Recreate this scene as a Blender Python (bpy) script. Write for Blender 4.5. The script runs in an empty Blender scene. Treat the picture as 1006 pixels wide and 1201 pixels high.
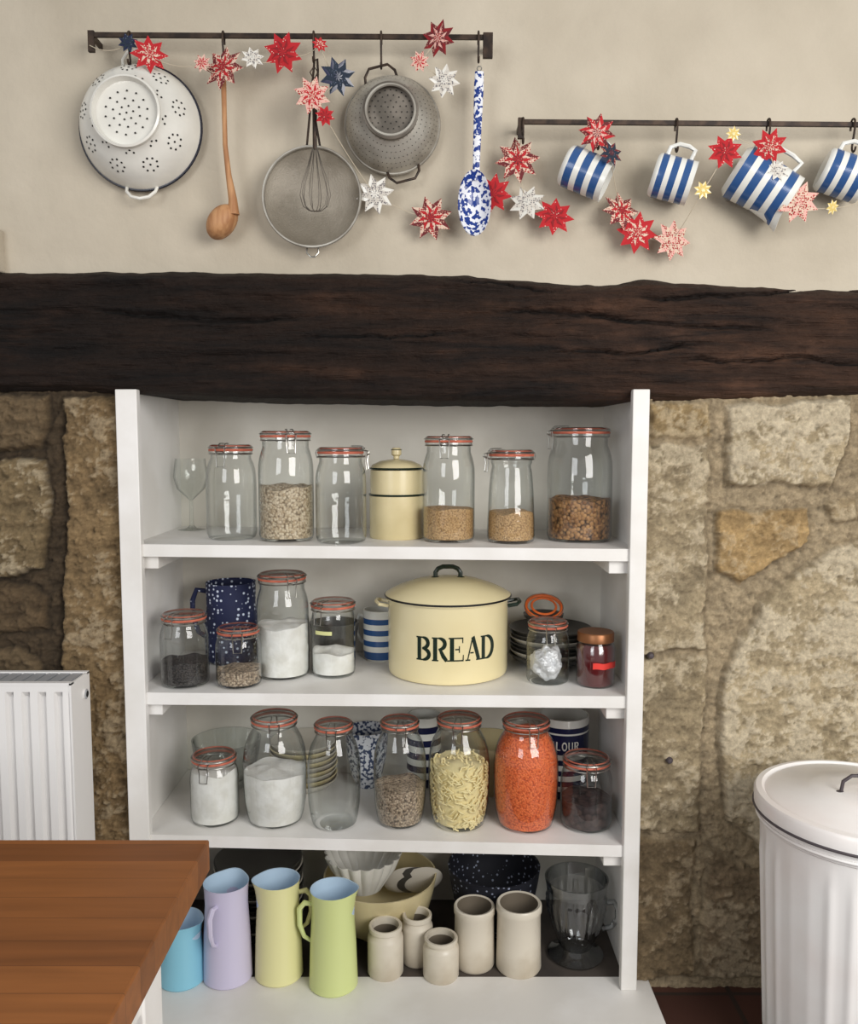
import bpy, math, random, bmesh
import numpy as np
from mathutils import Vector, Matrix, noise
random.seed(7)
pi=math.pi
# ---------------------------------------------------------------- camera survey
F=1000.; CX,CY=503.,600.5
PT=math.atan(.0875); CP,SP=math.cos(PT),math.sin(PT)
CAM=Vector((0,-1.85,1.27))
def ray(u,v):
    a=(u-CX)/F; b=(CY-v)/F
    return Vector((a, CP+b*SP, -SP+b*CP))
def PY(u,v,Y):
    d=ray(u,v); return CAM+d*((Y-CAM.y)/d.y)
def PZ(u,v,z):
    d=ray(u,v); return CAM+d*((z-CAM.z)/d.z)
def fwd(Y,z): return (Y-CAM.y)*CP-(z-CAM.z)*SP
def XA(u,Y,z): return (u-CX)/F*fwd(Y,z)
def L(r,g,b):
    f=lambda c:(c/255/12.92) if c/255<=.04045 else ((c/255+.055)/1.055)**2.4
    return (f(r),f(g),f(b),1)
# ---------------------------------------------------------------- materials
def newmat(name):
    m=bpy.data.materials.new(name); m.use_nodes=True
    nt=m.node_tree; n=nt.nodes; b=n['Principled BSDF']
    return m,nt,b
def coords(nt,stretch=(1,1,1)):
    tc=nt.nodes.new('ShaderNodeTexCoord'); mp=nt.nodes.new('ShaderNodeMapping')
    mp.inputs['Scale'].default_value=stretch
    nt.links.new(tc.outputs['Object'],mp.inputs[0]); return mp.outputs[0]
def mat(name,col,rough=.5,metal=0,col2=None,ns=10,lo=.4,hi=.6,bump=0,bs=None,stretch=(1,1,1),detail=5,coat=0,dist=.003,trans=0):
    m,nt,b=newmat(name); n=nt.nodes; lk=nt.links
    b.inputs['Base Color'].default_value=col; b.inputs['Roughness'].default_value=rough
    b.inputs['Metallic'].default_value=metal; b.inputs['Coat Weight'].default_value=coat
    if col2 or bump: co=coords(nt,stretch)
    if col2:
        t=n.new('ShaderNodeTexNoise'); t.inputs['Scale'].default_value=ns; t.inputs['Detail'].default_value=detail
        lk.new(co,t.inputs['Vector'])
        r=n.new('ShaderNodeValToRGB'); r.color_ramp.elements[0].position=lo; r.color_ramp.elements[1].position=hi
        r.color_ramp.elements[0].color=col; r.color_ramp.elements[1].color=col2
        lk.new(t.outputs[0],r.inputs[0]); lk.new(r.outputs[0],b.inputs['Base Color'])
    if bump:
        t=n.new('ShaderNodeTexNoise'); t.inputs['Scale'].default_value=bs or ns; t.inputs['Detail'].default_value=6
        lk.new(co,t.inputs['Vector'])
        bp=n.new('ShaderNodeBump'); bp.inputs['Strength'].default_value=bump; bp.inputs['Distance'].default_value=dist
        lk.new(t.outputs[0],bp.inputs['Height']); lk.new(bp.outputs[0],b.inputs['Normal'])
    if trans: b.inputs['Alpha'].default_value=1-trans
    return m
def grain(name,c1,c2,scale,edge=(.05,.04,.03,1),rough=.6,bump=.6,stretch=(1,1,1)):
    m,nt,b=newmat(name); n=nt.nodes; lk=nt.links; co=coords(nt,stretch)
    v=n.new('ShaderNodeTexVoronoi'); v.inputs['Scale'].default_value=scale; lk.new(co,v.inputs['Vector'])
    mx=n.new('ShaderNodeMix'); mx.data_type='RGBA'
    sp=n.new('ShaderNodeSeparateColor'); lk.new(v.outputs['Color'],sp.inputs[0]); lk.new(sp.outputs[0],mx.inputs[0])
    mx.inputs[6].default_value=c1; mx.inputs[7].default_value=c2
    r=n.new('ShaderNodeValToRGB'); r.color_ramp.elements[0].position=.45; r.color_ramp.elements[1].position=.85
    r.color_ramp.elements[0].color=(0,0,0,1); r.color_ramp.elements[1].color=(1,1,1,1)
    lk.new(v.outputs['Distance'],r.inputs[0])
    m2=n.new('ShaderNodeMix'); m2.data_type='RGBA'; lk.new(r.outputs[0],m2.inputs[0]); lk.new(mx.outputs[2],m2.inputs[6]); m2.inputs[7].default_value=edge
    lk.new(m2.outputs[2],b.inputs['Base Color']); b.inputs['Roughness'].default_value=rough
    bp=n.new('ShaderNodeBump'); bp.inputs['Strength'].default_value=bump; bp.inputs['Distance'].default_value=.003; bp.invert=True
    lk.new(v.outputs['Distance'],bp.inputs['Height']); lk.new(bp.outputs[0],b.inputs['Normal'])
    return m
def dots(name,base,dot,scale,th=.35,rough=.7,soft=.03):
    m,nt,b=newmat(name); n=nt.nodes; lk=nt.links; co=coords(nt)
    v=n.new('ShaderNodeTexVoronoi'); v.inputs['Scale'].default_value=scale; v.inputs['Randomness'].default_value=.6; lk.new(co,v.inputs['Vector'])
    r=n.new('ShaderNodeValToRGB'); r.color_ramp.elements[0].position=th; r.color_ramp.elements[1].position=th+soft
    r.color_ramp.elements[0].color=dot; r.color_ramp.elements[1].color=base
    lk.new(v.outputs['Distance'],r.inputs[0]); lk.new(r.outputs[0],b.inputs['Base Color']); b.inputs['Roughness'].default_value=rough
    return m
def glass(name,tint=(.955,.97,.965,1),edge=(.30,.33,.33,1),refl=.8,base=.055,p0=.42):
    m,nt,b=newmat(name); n=nt.nodes; lk=nt.links; n.remove(b)
    out=[x for x in n if x.type=='OUTPUT_MATERIAL'][0]
    lw=n.new('ShaderNodeLayerWeight'); lw.inputs['Blend'].default_value=.5
    r=n.new('ShaderNodeValToRGB'); r.color_ramp.elements[0].position=p0; r.color_ramp.elements[1].position=.95
    r.color_ramp.elements[0].color=tint; r.color_ramp.elements[1].color=edge
    lk.new(lw.outputs['Facing'],r.inputs[0])
    tr=n.new('ShaderNodeBsdfTransparent'); lk.new(r.outputs[0],tr.inputs[0])
    gl=n.new('ShaderNodeBsdfGlossy'); gl.inputs['Roughness'].default_value=.03; gl.inputs['Color'].default_value=(1,1,1,1)
    # faint waviness of old pressed glass
    co=coords(nt); t=n.new('ShaderNodeTexNoise'); t.inputs['Scale'].default_value=22; t.inputs['Detail'].default_value=2; lk.new(co,t.inputs['Vector'])
    bp=n.new('ShaderNodeBump'); bp.inputs['Strength'].default_value=.3; bp.inputs['Distance'].default_value=.005
    lk.new(t.outputs[0],bp.inputs['Height']); lk.new(bp.outputs[0],gl.inputs['Normal'])
    pw=n.new('ShaderNodeMath'); pw.operation='POWER'; pw.inputs[1].default_value=3.2; lk.new(lw.outputs['Facing'],pw.inputs[0])
    ma=n.new('ShaderNodeMath'); ma.operation='MULTIPLY_ADD'; ma.inputs[1].default_value=refl; ma.inputs[2].default_value=base; lk.new(pw.outputs[0],ma.inputs[0])
    mx=n.new('ShaderNodeMixShader'); lk.new(ma.outputs[0],mx.inputs[0]); lk.new(tr.outputs[0],mx.inputs[1]); lk.new(gl.outputs[0],mx.inputs[2])
    lk.new(mx.outputs[0],out.inputs[0]); return m
def stone_mat(name):
    m,nt,b=newmat(name); n=nt.nodes; lk=nt.links; co=coords(nt)
    at=n.new('ShaderNodeAttribute'); at.attribute_name='Col'
    t=n.new('ShaderNodeTexNoise'); t.inputs['Scale'].default_value=48; t.inputs['Detail'].default_value=12; t.inputs['Roughness'].default_value=.82; lk.new(co,t.inputs['Vector'])
    r=n.new('ShaderNodeValToRGB'); r.color_ramp.elements[0].position=.34; r.color_ramp.elements[1].position=.62
    r.color_ramp.elements[0].color=(.60,.56,.51,1); r.color_ramp.elements[1].color=(1.18,1.16,1.13,1)
    lk.new(t.outputs[0],r.inputs[0])
    mx=n.new('ShaderNodeMix'); mx.data_type='RGBA'; mx.blend_type='MULTIPLY'; mx.inputs[0].default_value=1
    lk.new(at.outputs['Color'],mx.inputs[6]); lk.new(r.outputs[0],mx.inputs[7]); lk.new(mx.outputs[2],b.inputs['Base Color'])
    b.inputs['Roughness'].default_value=.95
    t2=n.new('ShaderNodeTexNoise'); t2.inputs['Scale'].default_value=70; t2.inputs['Detail'].default_value=12; t2.inputs['Roughness'].default_value=.8; lk.new(co,t2.inputs['Vector'])
    bp=n.new('ShaderNodeBump'); bp.inputs['Strength'].default_value=1; bp.inputs['Distance'].default_value=.010
    lk.new(t2.outputs[0],bp.inputs['Height']); lk.new(bp.outputs[0],b.inputs['Normal']); return m
plaster=mat('plaster',L(198,188,170),.92,col2=L(176,166,148),ns=3.0,lo=.3,hi=.7,bump=.5,bs=11,dist=.014,detail=9)
white=mat('white_paint',L(236,234,231),.45,col2=L(226,223,218),ns=6,bump=.15,bs=30)
whiteback=mat('white_wall_paint',L(226,222,212),.7,col2=L(210,205,194),ns=4,bump=.3,bs=18)
darkmetal=mat('dark_iron',L(46,38,34),.5,.6,col2=L(72,58,48),ns=40)
steel=mat('steel_wire',L(176,174,168),.3,1)
tinm=mat('worn_tin',L(182,178,168),.42,.45,col2=L(146,140,130),ns=12,bump=.1,bs=40)
tindark=mat('worn_tin_dark',L(96,90,82),.45,.5,col2=L(134,126,116),ns=14)
meshm=mat('sieve_mesh',L(166,158,144),.5,.3,col2=L(132,124,110),ns=9,trans=.2,bump=.6,bs=350)
enamelw=mat('white_enamel',L(232,230,222),.2,col2=L(216,214,206),ns=7)
enameld=mat('navy_enamel_rim',L(28,30,44),.25)
black=mat('black_hole',L(24,22,20),.8)
wood=mat('spoon_wood',L(190,142,98),.6,col2=L(164,114,74),ns=12,stretch=(6,6,1))
cream=mat('cream_enamel',L(236,224,182),.18,col2=L(228,214,168),ns=3)
creamd=mat('cream_enamel_aged',L(220,206,164),.22,col2=L(200,185,142),ns=5)
green=mat('dark_green_enamel',L(24,40,30),.25)
blkrim=mat('black_enamel_rim',L(26,26,28),.25)
rubber=mat('coral_rubber',L(206,114,88),.6,col2=L(182,96,76),ns=60)
glassm=glass('jar_glass')
glassd=glass('pressed_glass',tint=(.80,.82,.83,1),edge=(.22,.24,.25,1),refl=.75,base=.10,p0=.25)
flour=mat('flour',L(238,236,232),.95,col2=L(224,221,214),ns=30,bump=.6,bs=35,dist=.006)
oats=grain('oats',L(216,200,174),L(176,154,124),190,L(120,102,78))
grainb=grain('brown_grain',L(200,164,116),L(176,138,92),290,L(134,102,64))
chick=grain('chickpeas',L(176,132,84),L(116,76,42),135,L(48,28,14))
seeds=grain('dark_seeds',L(42,40,42),L(70,64,60),240,L(15,14,14))
lentil=grain('red_lentils',L(240,126,68),L(222,98,44),250,L(176,66,26))
grey_gr=grain('mixed_grain',L(200,180,156),L(140,120,100),230,L(80,68,56))
nuts=grain('dark_fruit',L(48,38,40),L(74,58,54),80,L(14,12,12))
pastac=mat('pasta',L(238,222,168),.5)
jam=mat('dark_jam',L(84,10,16),.15,coat=1)
redlab=mat('red_label',L(222,56,46),.6)
goldlid=mat('brass_lid',L(140,92,58),.4,.6)
taglab=mat('paper_tag',L(214,214,150),.7)
foil=mat('crumpled_foil',L(225,225,228),.3,.3,bump=1,bs=60,dist=.01)
lilac=mat('lilac_enamel',L(206,200,226),.25)
yellow=mat('primrose_enamel',L(232,228,170),.25)
lime=mat('pale_green_enamel',L(212,222,152),.25)
skyb=mat('sky_blue_enamel',L(138,200,222),.25)
inblue=mat('pale_blue_enamel',L(190,214,234),.3)
crock=mat('stoneware',L(216,208,192),.35,col2=L(186,173,151),ns=9,lo=.45,hi=.75)
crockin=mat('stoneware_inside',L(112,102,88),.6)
cblue=mat('cornish_blue',L(48,84,136),.2)
cwhite=mat('cornish_white',L(226,226,220),.2)
navy=mat('navy_glaze',L(26,32,66),.2)
navyfl=dots('navy_floral',L(24,32,70),L(204,212,230),85,.26)
blkfl=dots('black_floral',L(20,22,34),L(150,158,180),75,.2)
splat=mat('blue_splatter',L(228,230,236),.2,col2=L(28,56,130),ns=110,lo=.49,hi=.52,detail=2)
speck=mat('grey_speckle',L(196,198,204),.2,col2=L(60,70,96),ns=120,lo=.49,hi=.55,detail=2)
orangerim=mat('orange_seal',L(228,106,40),.4)
plate=mat('glazed_plate',L(196,190,178),.25)
plated=mat('dark_glazed_plate',L(66,64,60),.3)
string=mat('twine',L(190,178,156),.8)
ivory=mat('radiator_white',L(236,234,232),.35)
grille=mat('radiator_grille',L(176,178,182),.4,.2)
binw=mat('bin_enamel',L(240,238,236),.3,col2=L(230,222,218),ns=3)
rust=mat('bin_rim',L(70,62,66),.5)
red=mat('red_cloth',L(176,26,34),.85); redd=mat('dark_red_cloth',L(134,24,30),.85)
reddot=dots('red_dotted_cloth',L(182,30,38),L(224,200,184),200,.2,.85)
whred=dots('red_print_cloth',L(214,188,168),L(160,44,46),230,.42,.85)
pinkc=dots('pink_print_cloth',L(220,172,160),L(184,60,60),240,.28,.85)
greyc=dots('grey_print_cloth',L(206,200,190),L(116,112,114),240,.38,.85)
navyc=dots('navy_print_cloth',L(30,42,58),L(104,114,136),230,.18,.85)
maroon=dots('maroon_print_cloth',L(104,34,38),L(180,134,116),240,.3,.85)
yelc=mat('yellow_cloth',L(216,190,110),.85)
stone_m=stone_mat('rubble_stone')
def table_mat():
    m,nt,b=newmat('butcher_block'); n=nt.nodes; lk=nt.links
    co=coords(nt); br=n.new('ShaderNodeTexBrick'); lk.new(co,br.inputs['Vector'])
    br.inputs['Scale'].default_value=1; br.inputs['Brick Width'].default_value=.62; br.inputs['Row Height'].default_value=.042
    br.inputs['Mortar Size'].default_value=.0004; br.inputs['Mortar'].default_value=L(92,54,26)
    br.inputs['Color1'].default_value=L(142,88,44); br.inputs['Color2'].default_value=L(122,73,35); br.offset=.37
    co2=coords(nt,(4,55,55)); t=n.new('ShaderNodeTexNoise'); t.inputs['Scale'].default_value=1; t.inputs['Detail'].default_value=8; t.inputs['Distortion'].default_value=.4; lk.new(co2,t.inputs['Vector'])
    r=n.new('ShaderNodeValToRGB'); r.color_ramp.elements[0].position=.3; r.color_ramp.elements[1].position=.7
    r.color_ramp.elements[0].color=(.78,.75,.70,1); r.color_ramp.elements[1].color=(1.1,1.08,1.05,1); lk.new(t.outputs[0],r.inputs[0])
    mx=n.new('ShaderNodeMix'); mx.data_type='RGBA'; mx.blend_type='MULTIPLY'; mx.inputs[0].default_value=1
    lk.new(br.outputs[0],mx.inputs[6]); lk.new(r.outputs[0],mx.inputs[7]); lk.new(mx.outputs[2],b.inputs['Base Color'])
    b.inputs['Roughness'].default_value=.45; return m
tablem=table_mat()
def beam_mat():
    m,nt,b=newmat('old_oak_beam'); n=nt.nodes; lk=nt.links
    co=coords(nt,(1.6,10,16)); t=n.new('ShaderNodeTexNoise'); t.inputs['Scale'].default_value=1.6; t.inputs['Detail'].default_value=9; t.inputs['Roughness'].default_value=.65; t.inputs['Distortion'].default_value=.6; lk.new(co,t.inputs['Vector'])
    r=n.new('ShaderNodeValToRGB'); e=r.color_ramp.elements; e[0].position=.35; e[1].position=.72
    e[0].color=L(20,13,10); e[1].color=L(60,40,28); lk.new(t.outputs[0],r.inputs[0])
    at=n.new('ShaderNodeAttribute'); at.attribute_name='Col'
    mx=n.new('ShaderNodeMix'); mx.data_type='RGBA'; mx.blend_type='MULTIPLY'; mx.inputs[0].default_value=1
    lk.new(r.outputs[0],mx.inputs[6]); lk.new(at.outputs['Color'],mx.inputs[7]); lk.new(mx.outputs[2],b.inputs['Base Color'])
    b.inputs['Roughness'].default_value=.72; b.inputs['Specular IOR Level'].default_value=.3
    co2=coords(nt,(3,30,45)); t2=n.new('ShaderNodeTexNoise'); t2.inputs['Scale'].default_value=1.5; t2.inputs['Detail'].default_value=10; t2.inputs['Roughness'].default_value=.65; lk.new(co2,t2.inputs['Vector'])
    co3=coords(nt,(1,1,1)); t3=n.new('ShaderNodeTexNoise'); t3.inputs['Scale'].default_value=22; t3.inputs['Detail'].default_value=8; t3.inputs['Roughness'].default_value=.6; lk.new(co3,t3.inputs['Vector'])
    ad=n.new('ShaderNodeMath'); ad.operation='ADD'; lk.new(t2.outputs[0],ad.inputs[0]); lk.new(t3.outputs[0],ad.inputs[1])
    bp=n.new('ShaderNodeBump'); bp.inputs['Strength'].default_value=1; bp.inputs['Distance'].default_value=.015
    lk.new(ad.outputs[0],bp.inputs['Height']); lk.new(bp.outputs[0],b.inputs['Normal']); return m
beamm=beam_mat()
def floor_mat():
    m,nt,b=newmat('quarry_tiles'); n=nt.nodes; lk=nt.links
    co=coords(nt); br=n.new('ShaderNodeTexBrick'); lk.new(co,br.inputs['Vector'])
    br.inputs['Scale'].default_value=1; br.inputs['Brick Width'].default_value=.23; br.inputs['Row Height'].default_value=.23; br.offset=0
    br.inputs['Mortar Size'].default_value=.006; br.inputs['Mortar'].default_value=L(52,42,38)
    br.inputs['Color1'].default_value=L(82,50,42); br.inputs['Color2'].default_value=L(66,42,36)
    lk.new(br.outputs[0],b.inputs['Base Color']); b.inputs['Roughness'].default_value=.5; return m
floorm=floor_mat()
# ---------------------------------------------------------------- mesh builder
class MB:
    def __init__(s): s.V=[];s.Fc=[];s.MI=[];s.mats=[]
    def mi(s,m):
        if m not in s.mats: s.mats.append(m)
        return s.mats.index(m)
    def add(s,vs,fs,m,M=None):
        o=len(s.V)
        for v in vs:
            v=Vector(v); s.V.append(tuple(M@v) if M else tuple(v))
        for i,f in enumerate(fs):
            s.Fc.append([o+k for k in f]); s.MI.append(s.mi(m[i] if isinstance(m,list) else m))
    def lathe(s,prof,m,M=None,seg=40,fn=None):
        vs=[];rings=[]
        for (r,z) in prof:
            if r<1e-5: rings.append([len(vs)]); vs.append(Vector((0,0,z)))
            else:
                rings.append(list(range(len(vs),len(vs)+seg)))
                for k in range(seg):
                    a=2*pi*k/seg; vs.append(Vector((r*math.cos(a),r*math.sin(a),z)))
        if fn: vs=[fn(v) for v in vs]
        fs=[];ms=[]
        for i in range(len(prof)-1):
            A,B=rings[i],rings[i+1]; mm=m[i] if isinstance(m,list) else m
            if len(A)==1 and len(B)==1: continue
            for k in range(seg):
                k2=(k+1)%seg
                if len(A)==1: fs.append([A[0],B[k2],B[k]])
                elif len(B)==1: fs.append([A[k],A[k2],B[0]])
                else: fs.append([A[k],A[k2],B[k2],B[k]])
                ms.append(mm)
        s.add(vs,fs,ms,M)
    def tube(s,pts,r,m,seg=7,closed=False,M=None,flat=1.):
        pts=[Vector(p) for p in pts]; n=len(pts); vs=[];fs=[]
        t0=(pts[1]-pts[0]).normalized()
        up=Vector((0,0,1)) if abs(t0.z)<.9 else Vector((1,0,0))
        nx=t0.cross(up).normalized()
        for i in range(n):
            if closed: t=(pts[(i+1)%n]-pts[i-1])
            else: t=pts[min(i+1,n-1)]-pts[max(i-1,0)]
            if t.length<1e-9: t=t0
            t=t.normalized(); nx=(nx-t*nx.dot(t))
            if nx.length<1e-6: nx=t.orthogonal()
            nx=nx.normalized(); ny=t.cross(nx)
            rr=r[i] if isinstance(r,(list,tuple)) else r
            for k in range(seg):
                a=2*pi*k/seg; vs.append(pts[i]+nx*(rr*math.cos(a))+ny*(rr*flat*math.sin(a)))
        for i in range(n if closed else n-1):
            j=(i+1)%n
            for k in range(seg):
                k2=(k+1)%seg; fs.append([i*seg+k,i*seg+k2,j*seg+k2,j*seg+k])
        if not closed:
            fs.append(list(range(seg))[::-1]); fs.append([(n-1)*seg+k for k in range(seg)])
        s.add(vs,fs,m,M)
    def torus(s,R,r,z,m,M=None,seg=40,c=(0,0)):
        s.tube([(c[0]+R*math.cos(2*pi*k/seg),c[1]+R*math.sin(2*pi*k/seg),z) for k in range(seg)],r,m,6,True,M)
    def box(s,lo,hi,m,M=None):
        x0,y0,z0=lo;x1,y1,z1=hi
        vs=[(x0,y0,z0),(x1,y0,z0),(x1,y1,z0),(x0,y1,z0),(x0,y0,z1),(x1,y0,z1),(x1,y1,z1),(x0,y1,z1)]
        s.add(vs,[(0,3,2,1),(4,5,6,7),(0,1,5,4),(1,2,6,5),(2,3,7,6),(3,0,4,7)],m,M)
    def ell(s,c,rad,m,M=None,seg=20,rings=12):
        pr=[(math.sin(pi*i/rings),-math.cos(pi*i/rings)) for i in range(rings+1)]
        T=Matrix.Translation(c)@Matrix.Diagonal((rad[0],rad[1],rad[2],1))
        s.lathe([(max(0,a) if 0<i<rings else 0,b) for i,(a,b) in enumerate(pr)],m,(M@T) if M else T,seg)
    def done(s,name,loc=(0,0,0),sharp=40,bevel=0,parent=None):
        me=bpy.data.meshes.new(name); me.from_pydata(s.V,[],s.Fc)
        for m in s.mats: me.materials.append(m)
        me.polygons.foreach_set('material_index',s.MI); me.polygons.foreach_set('use_smooth',[True]*len(s.Fc))
        me.update()
        try: me.set_sharp_from_angle(angle=math.radians(sharp))
        except Exception: pass
        ob=bpy.data.objects.new(name,me); bpy.context.scene.collection.objects.link(ob); ob.location=loc
        if bevel:
            bv=ob.modifiers.new('bevel','BEVEL'); bv.width=bevel; bv.segments=2; bv.limit_method='ANGLE'
        if parent: ob.parent=parent
        return ob
def empty(name):
    e=bpy.data.objects.new(name,None); bpy.context.scene.collection.objects.link(e); return e
# ---------------------------------------------------------------- shell
wallE=empty('wall_back')
def grid_obj(name,xs,zs_,Yf,colf,m,parent,warp=None):
    nx,nz=len(xs),len(zs_)
    XX,ZZ=np.meshgrid(xs,zs_)
    if warp: XX,ZZ=warp(XX,ZZ)
    YY=Yf(XX,ZZ); C=colf(XX,ZZ,YY)
    vs=np.stack([XX,YY,ZZ],-1).reshape(-1,3)
    idx=np.arange(nx*nz).reshape(nz,nx)
    fs=np.stack([idx[:-1,:-1],idx[:-1,1:],idx[1:,1:],idx[1:,:-1]],-1).reshape(-1,4)
    me=bpy.data.meshes.new(name); me.from_pydata(vs.tolist(),[],fs.tolist()); me.materials.append(m)
    me.polygons.foreach_set('use_smooth',[True]*len(fs))
    ca=me.color_attributes.new('Col','FLOAT_COLOR','POINT')
    cc=np.concatenate([C.reshape(-1,3),np.ones((nx*nz,1))],1); ca.data.foreach_set('color',cc.ravel())
    me.update(); ob=bpy.data.objects.new(name,me); bpy.context.scene.collection.objects.link(ob); ob.parent=parent
    return ob
def nz2(X,Z,sx,sz,seed=0,octv=4,H=.9):
    out=np.empty(X.shape); fl=out.ravel(); xs=X.ravel()*sx;zs=Z.ravel()*sz
    for i in range(len(fl)): fl[i]=noise.fractal((xs[i],zs[i],seed),H,2.1,octv)
    return out
def plY(X,Z): return .03-.014*nz2(X,Z,1.6,1.6,3.3,5,.8)+.006*np.clip((1.68-Z)/.08,0,1)
grid_obj('plaster_face',np.linspace(-1.6,1.6,200),np.linspace(1.5,2.6,80),plY,lambda X,Z,Y:np.ones(X.shape+(3,)),plaster,wallE)
def polysdf(X,Z,poly):
    inside=np.zeros(X.shape,bool); d=np.full(X.shape,9.)
    n=len(poly)
    for i in range(n):
        x0,z0=poly[i];x1,z1=poly[(i+1)%n]
        ex,ez=x1-x0,z1-z0; px,pz=X-x0,Z-z0
        t=np.clip((px*ex+pz*ez)/(ex*ex+ez*ez+1e-12),0,1)
        d=np.minimum(d,np.hypot(px-t*ex,pz-t*ez))
        c=((z0>Z)!=(z1>Z))&(X<(x1-x0)*(Z-z0)/((z1-z0)+1e-12)+x0)
        inside^=c
    return np.where(inside,d,-d)
def stonewall(name,x0,x1,z0,z1,stones,mortar,seed,base=.024,rough=.006,strat=22,res=.0032,jd=.38,soft=.004):
    polys=[([(PY(u,v,base).x,PY(u,v,base).z) for u,v in p],c,h,pale) for p,c,h,pale in stones]
    xs=np.linspace(x0,x1,int((x1-x0)/res)); zs_=np.linspace(z0,z1,int((z1-z0)/res))
    XX,ZZ=np.meshgrid(xs,zs_)
    wx=nz2(XX,ZZ,13,13,seed+5.3,4,.7)*.010; wz=nz2(XX,ZZ,13,13,seed+9.1,4,.7)*.010
    big=nz2(XX,ZZ,8,8,seed+.2,4,.6); fine=nz2(XX,ZZ,55,55,seed+2.7,4,.35); mid=nz2(XX,ZZ,15,strat,seed+20.4,5,.45)
    pit=np.clip(nz2(XX,ZZ,70,70,seed+31.3,2,.5)-.4,0,1)
    H=np.zeros(XX.shape); C=np.ones(XX.shape+(3,))*np.array(mortar[:3])*(1+.28*fine[...,None]+.15*big[...,None])
    joint=np.zeros(XX.shape)
    for p,c,h,pale in polys:
        d=polysdf(XX+wx,ZZ+wz,p); s=np.clip((d+.002)/.012,0,1); s=s*s*(3-2*s)
        H=np.maximum(H,s*h)
        col=np.ones(XX.shape+(3,))*np.array(c[:3])*(1+.30*mid[...,None]+.14*fine[...,None])
        k=np.clip((big*.8+mid*.4+fine*.45-(.28-pale))*6,0,1)[...,None]*min(1,pale*4)
        col=col*(1-k)+np.array(L(224,211,184)[:3])*(1+.10*fine[...,None])*k
        w=np.clip((d+.001)/soft,0,1)[...,None]; C=C*(1-w)+col*w
        joint=np.maximum(joint,np.exp(-((d+.003)/.0035)**2))
    C=C*(1-jd*joint[...,None])*(1-.7*pit[...,None])  # joint shadow painted into the vertex colour along stone edges
    Yv=base-H-.004*big-rough*fine*.55-.006*mid+.003*joint+.007*pit
    Yv=np.clip(Yv,-.018,.05)
    return grid_obj(name,xs,zs_,lambda X,Z:Yv,lambda X,Z,Y:np.clip(C,0.008,1),stone_m,wallE)
cr=L(206,189,156); tn=L(184,164,130); og=L(196,166,118); gt=L(152,134,108)
RS=[([(762,474),(832,472),(832,514),(762,516)],L(184,160,118),.012,.10),
([(700,521),(829,519),(826,762),(700,764)],L(184,168,138),.014,.16),
([(700,770),(826,768),(818,975),(700,972)],L(176,160,130),.013,.14),
([(700,980),(816,982),(812,1146),(700,1146)],L(140,122,94),.012,.06),
([(846,474),(1000,466),(990,520),(975,572),(900,566),(850,572)],cr,.020,.45),
([(838,600),(948,596),(944,636),(866,684),(838,672)],og,.018,.08),
([(968,588),(1003,582),(1004,610),(972,612)],tn,.014,.1),
([(1060,622),(965,645),(890,705),(846,790),(838,870),(850,955),(890,1000),(1060,1060)],cr,.021,.50),
([(828,990),(880,1020),(960,1062),(950,1146),(822,1146)],gt,.014,.08),
([(1018,470),(1150,470),(1150,600),(1018,605)],tn,.02,.1),
([(1072,620),(1200,620),(1200,900),(1072,900)],tn,.02,.1),
([(975,1070),(1150,1070),(1150,1146),(970,1146)],gt,.02,.1)]
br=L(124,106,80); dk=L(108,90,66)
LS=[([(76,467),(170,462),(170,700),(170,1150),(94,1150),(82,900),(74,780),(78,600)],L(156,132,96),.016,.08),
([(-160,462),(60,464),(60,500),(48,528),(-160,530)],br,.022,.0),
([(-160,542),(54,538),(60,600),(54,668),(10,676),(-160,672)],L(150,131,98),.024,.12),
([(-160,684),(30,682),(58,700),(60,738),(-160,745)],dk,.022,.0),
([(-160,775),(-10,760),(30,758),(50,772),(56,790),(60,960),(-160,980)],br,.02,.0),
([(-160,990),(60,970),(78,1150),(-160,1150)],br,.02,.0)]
stonewall('stone_right',.465,1.35,-.01,1.40,RS,L(184,167,138),11,jd=.22,soft=.007)
stonewall('stone_left',-1.35,-.655,-.01,1.40,LS,L(84,70,52),31,rough=.009,strat=34)
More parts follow.
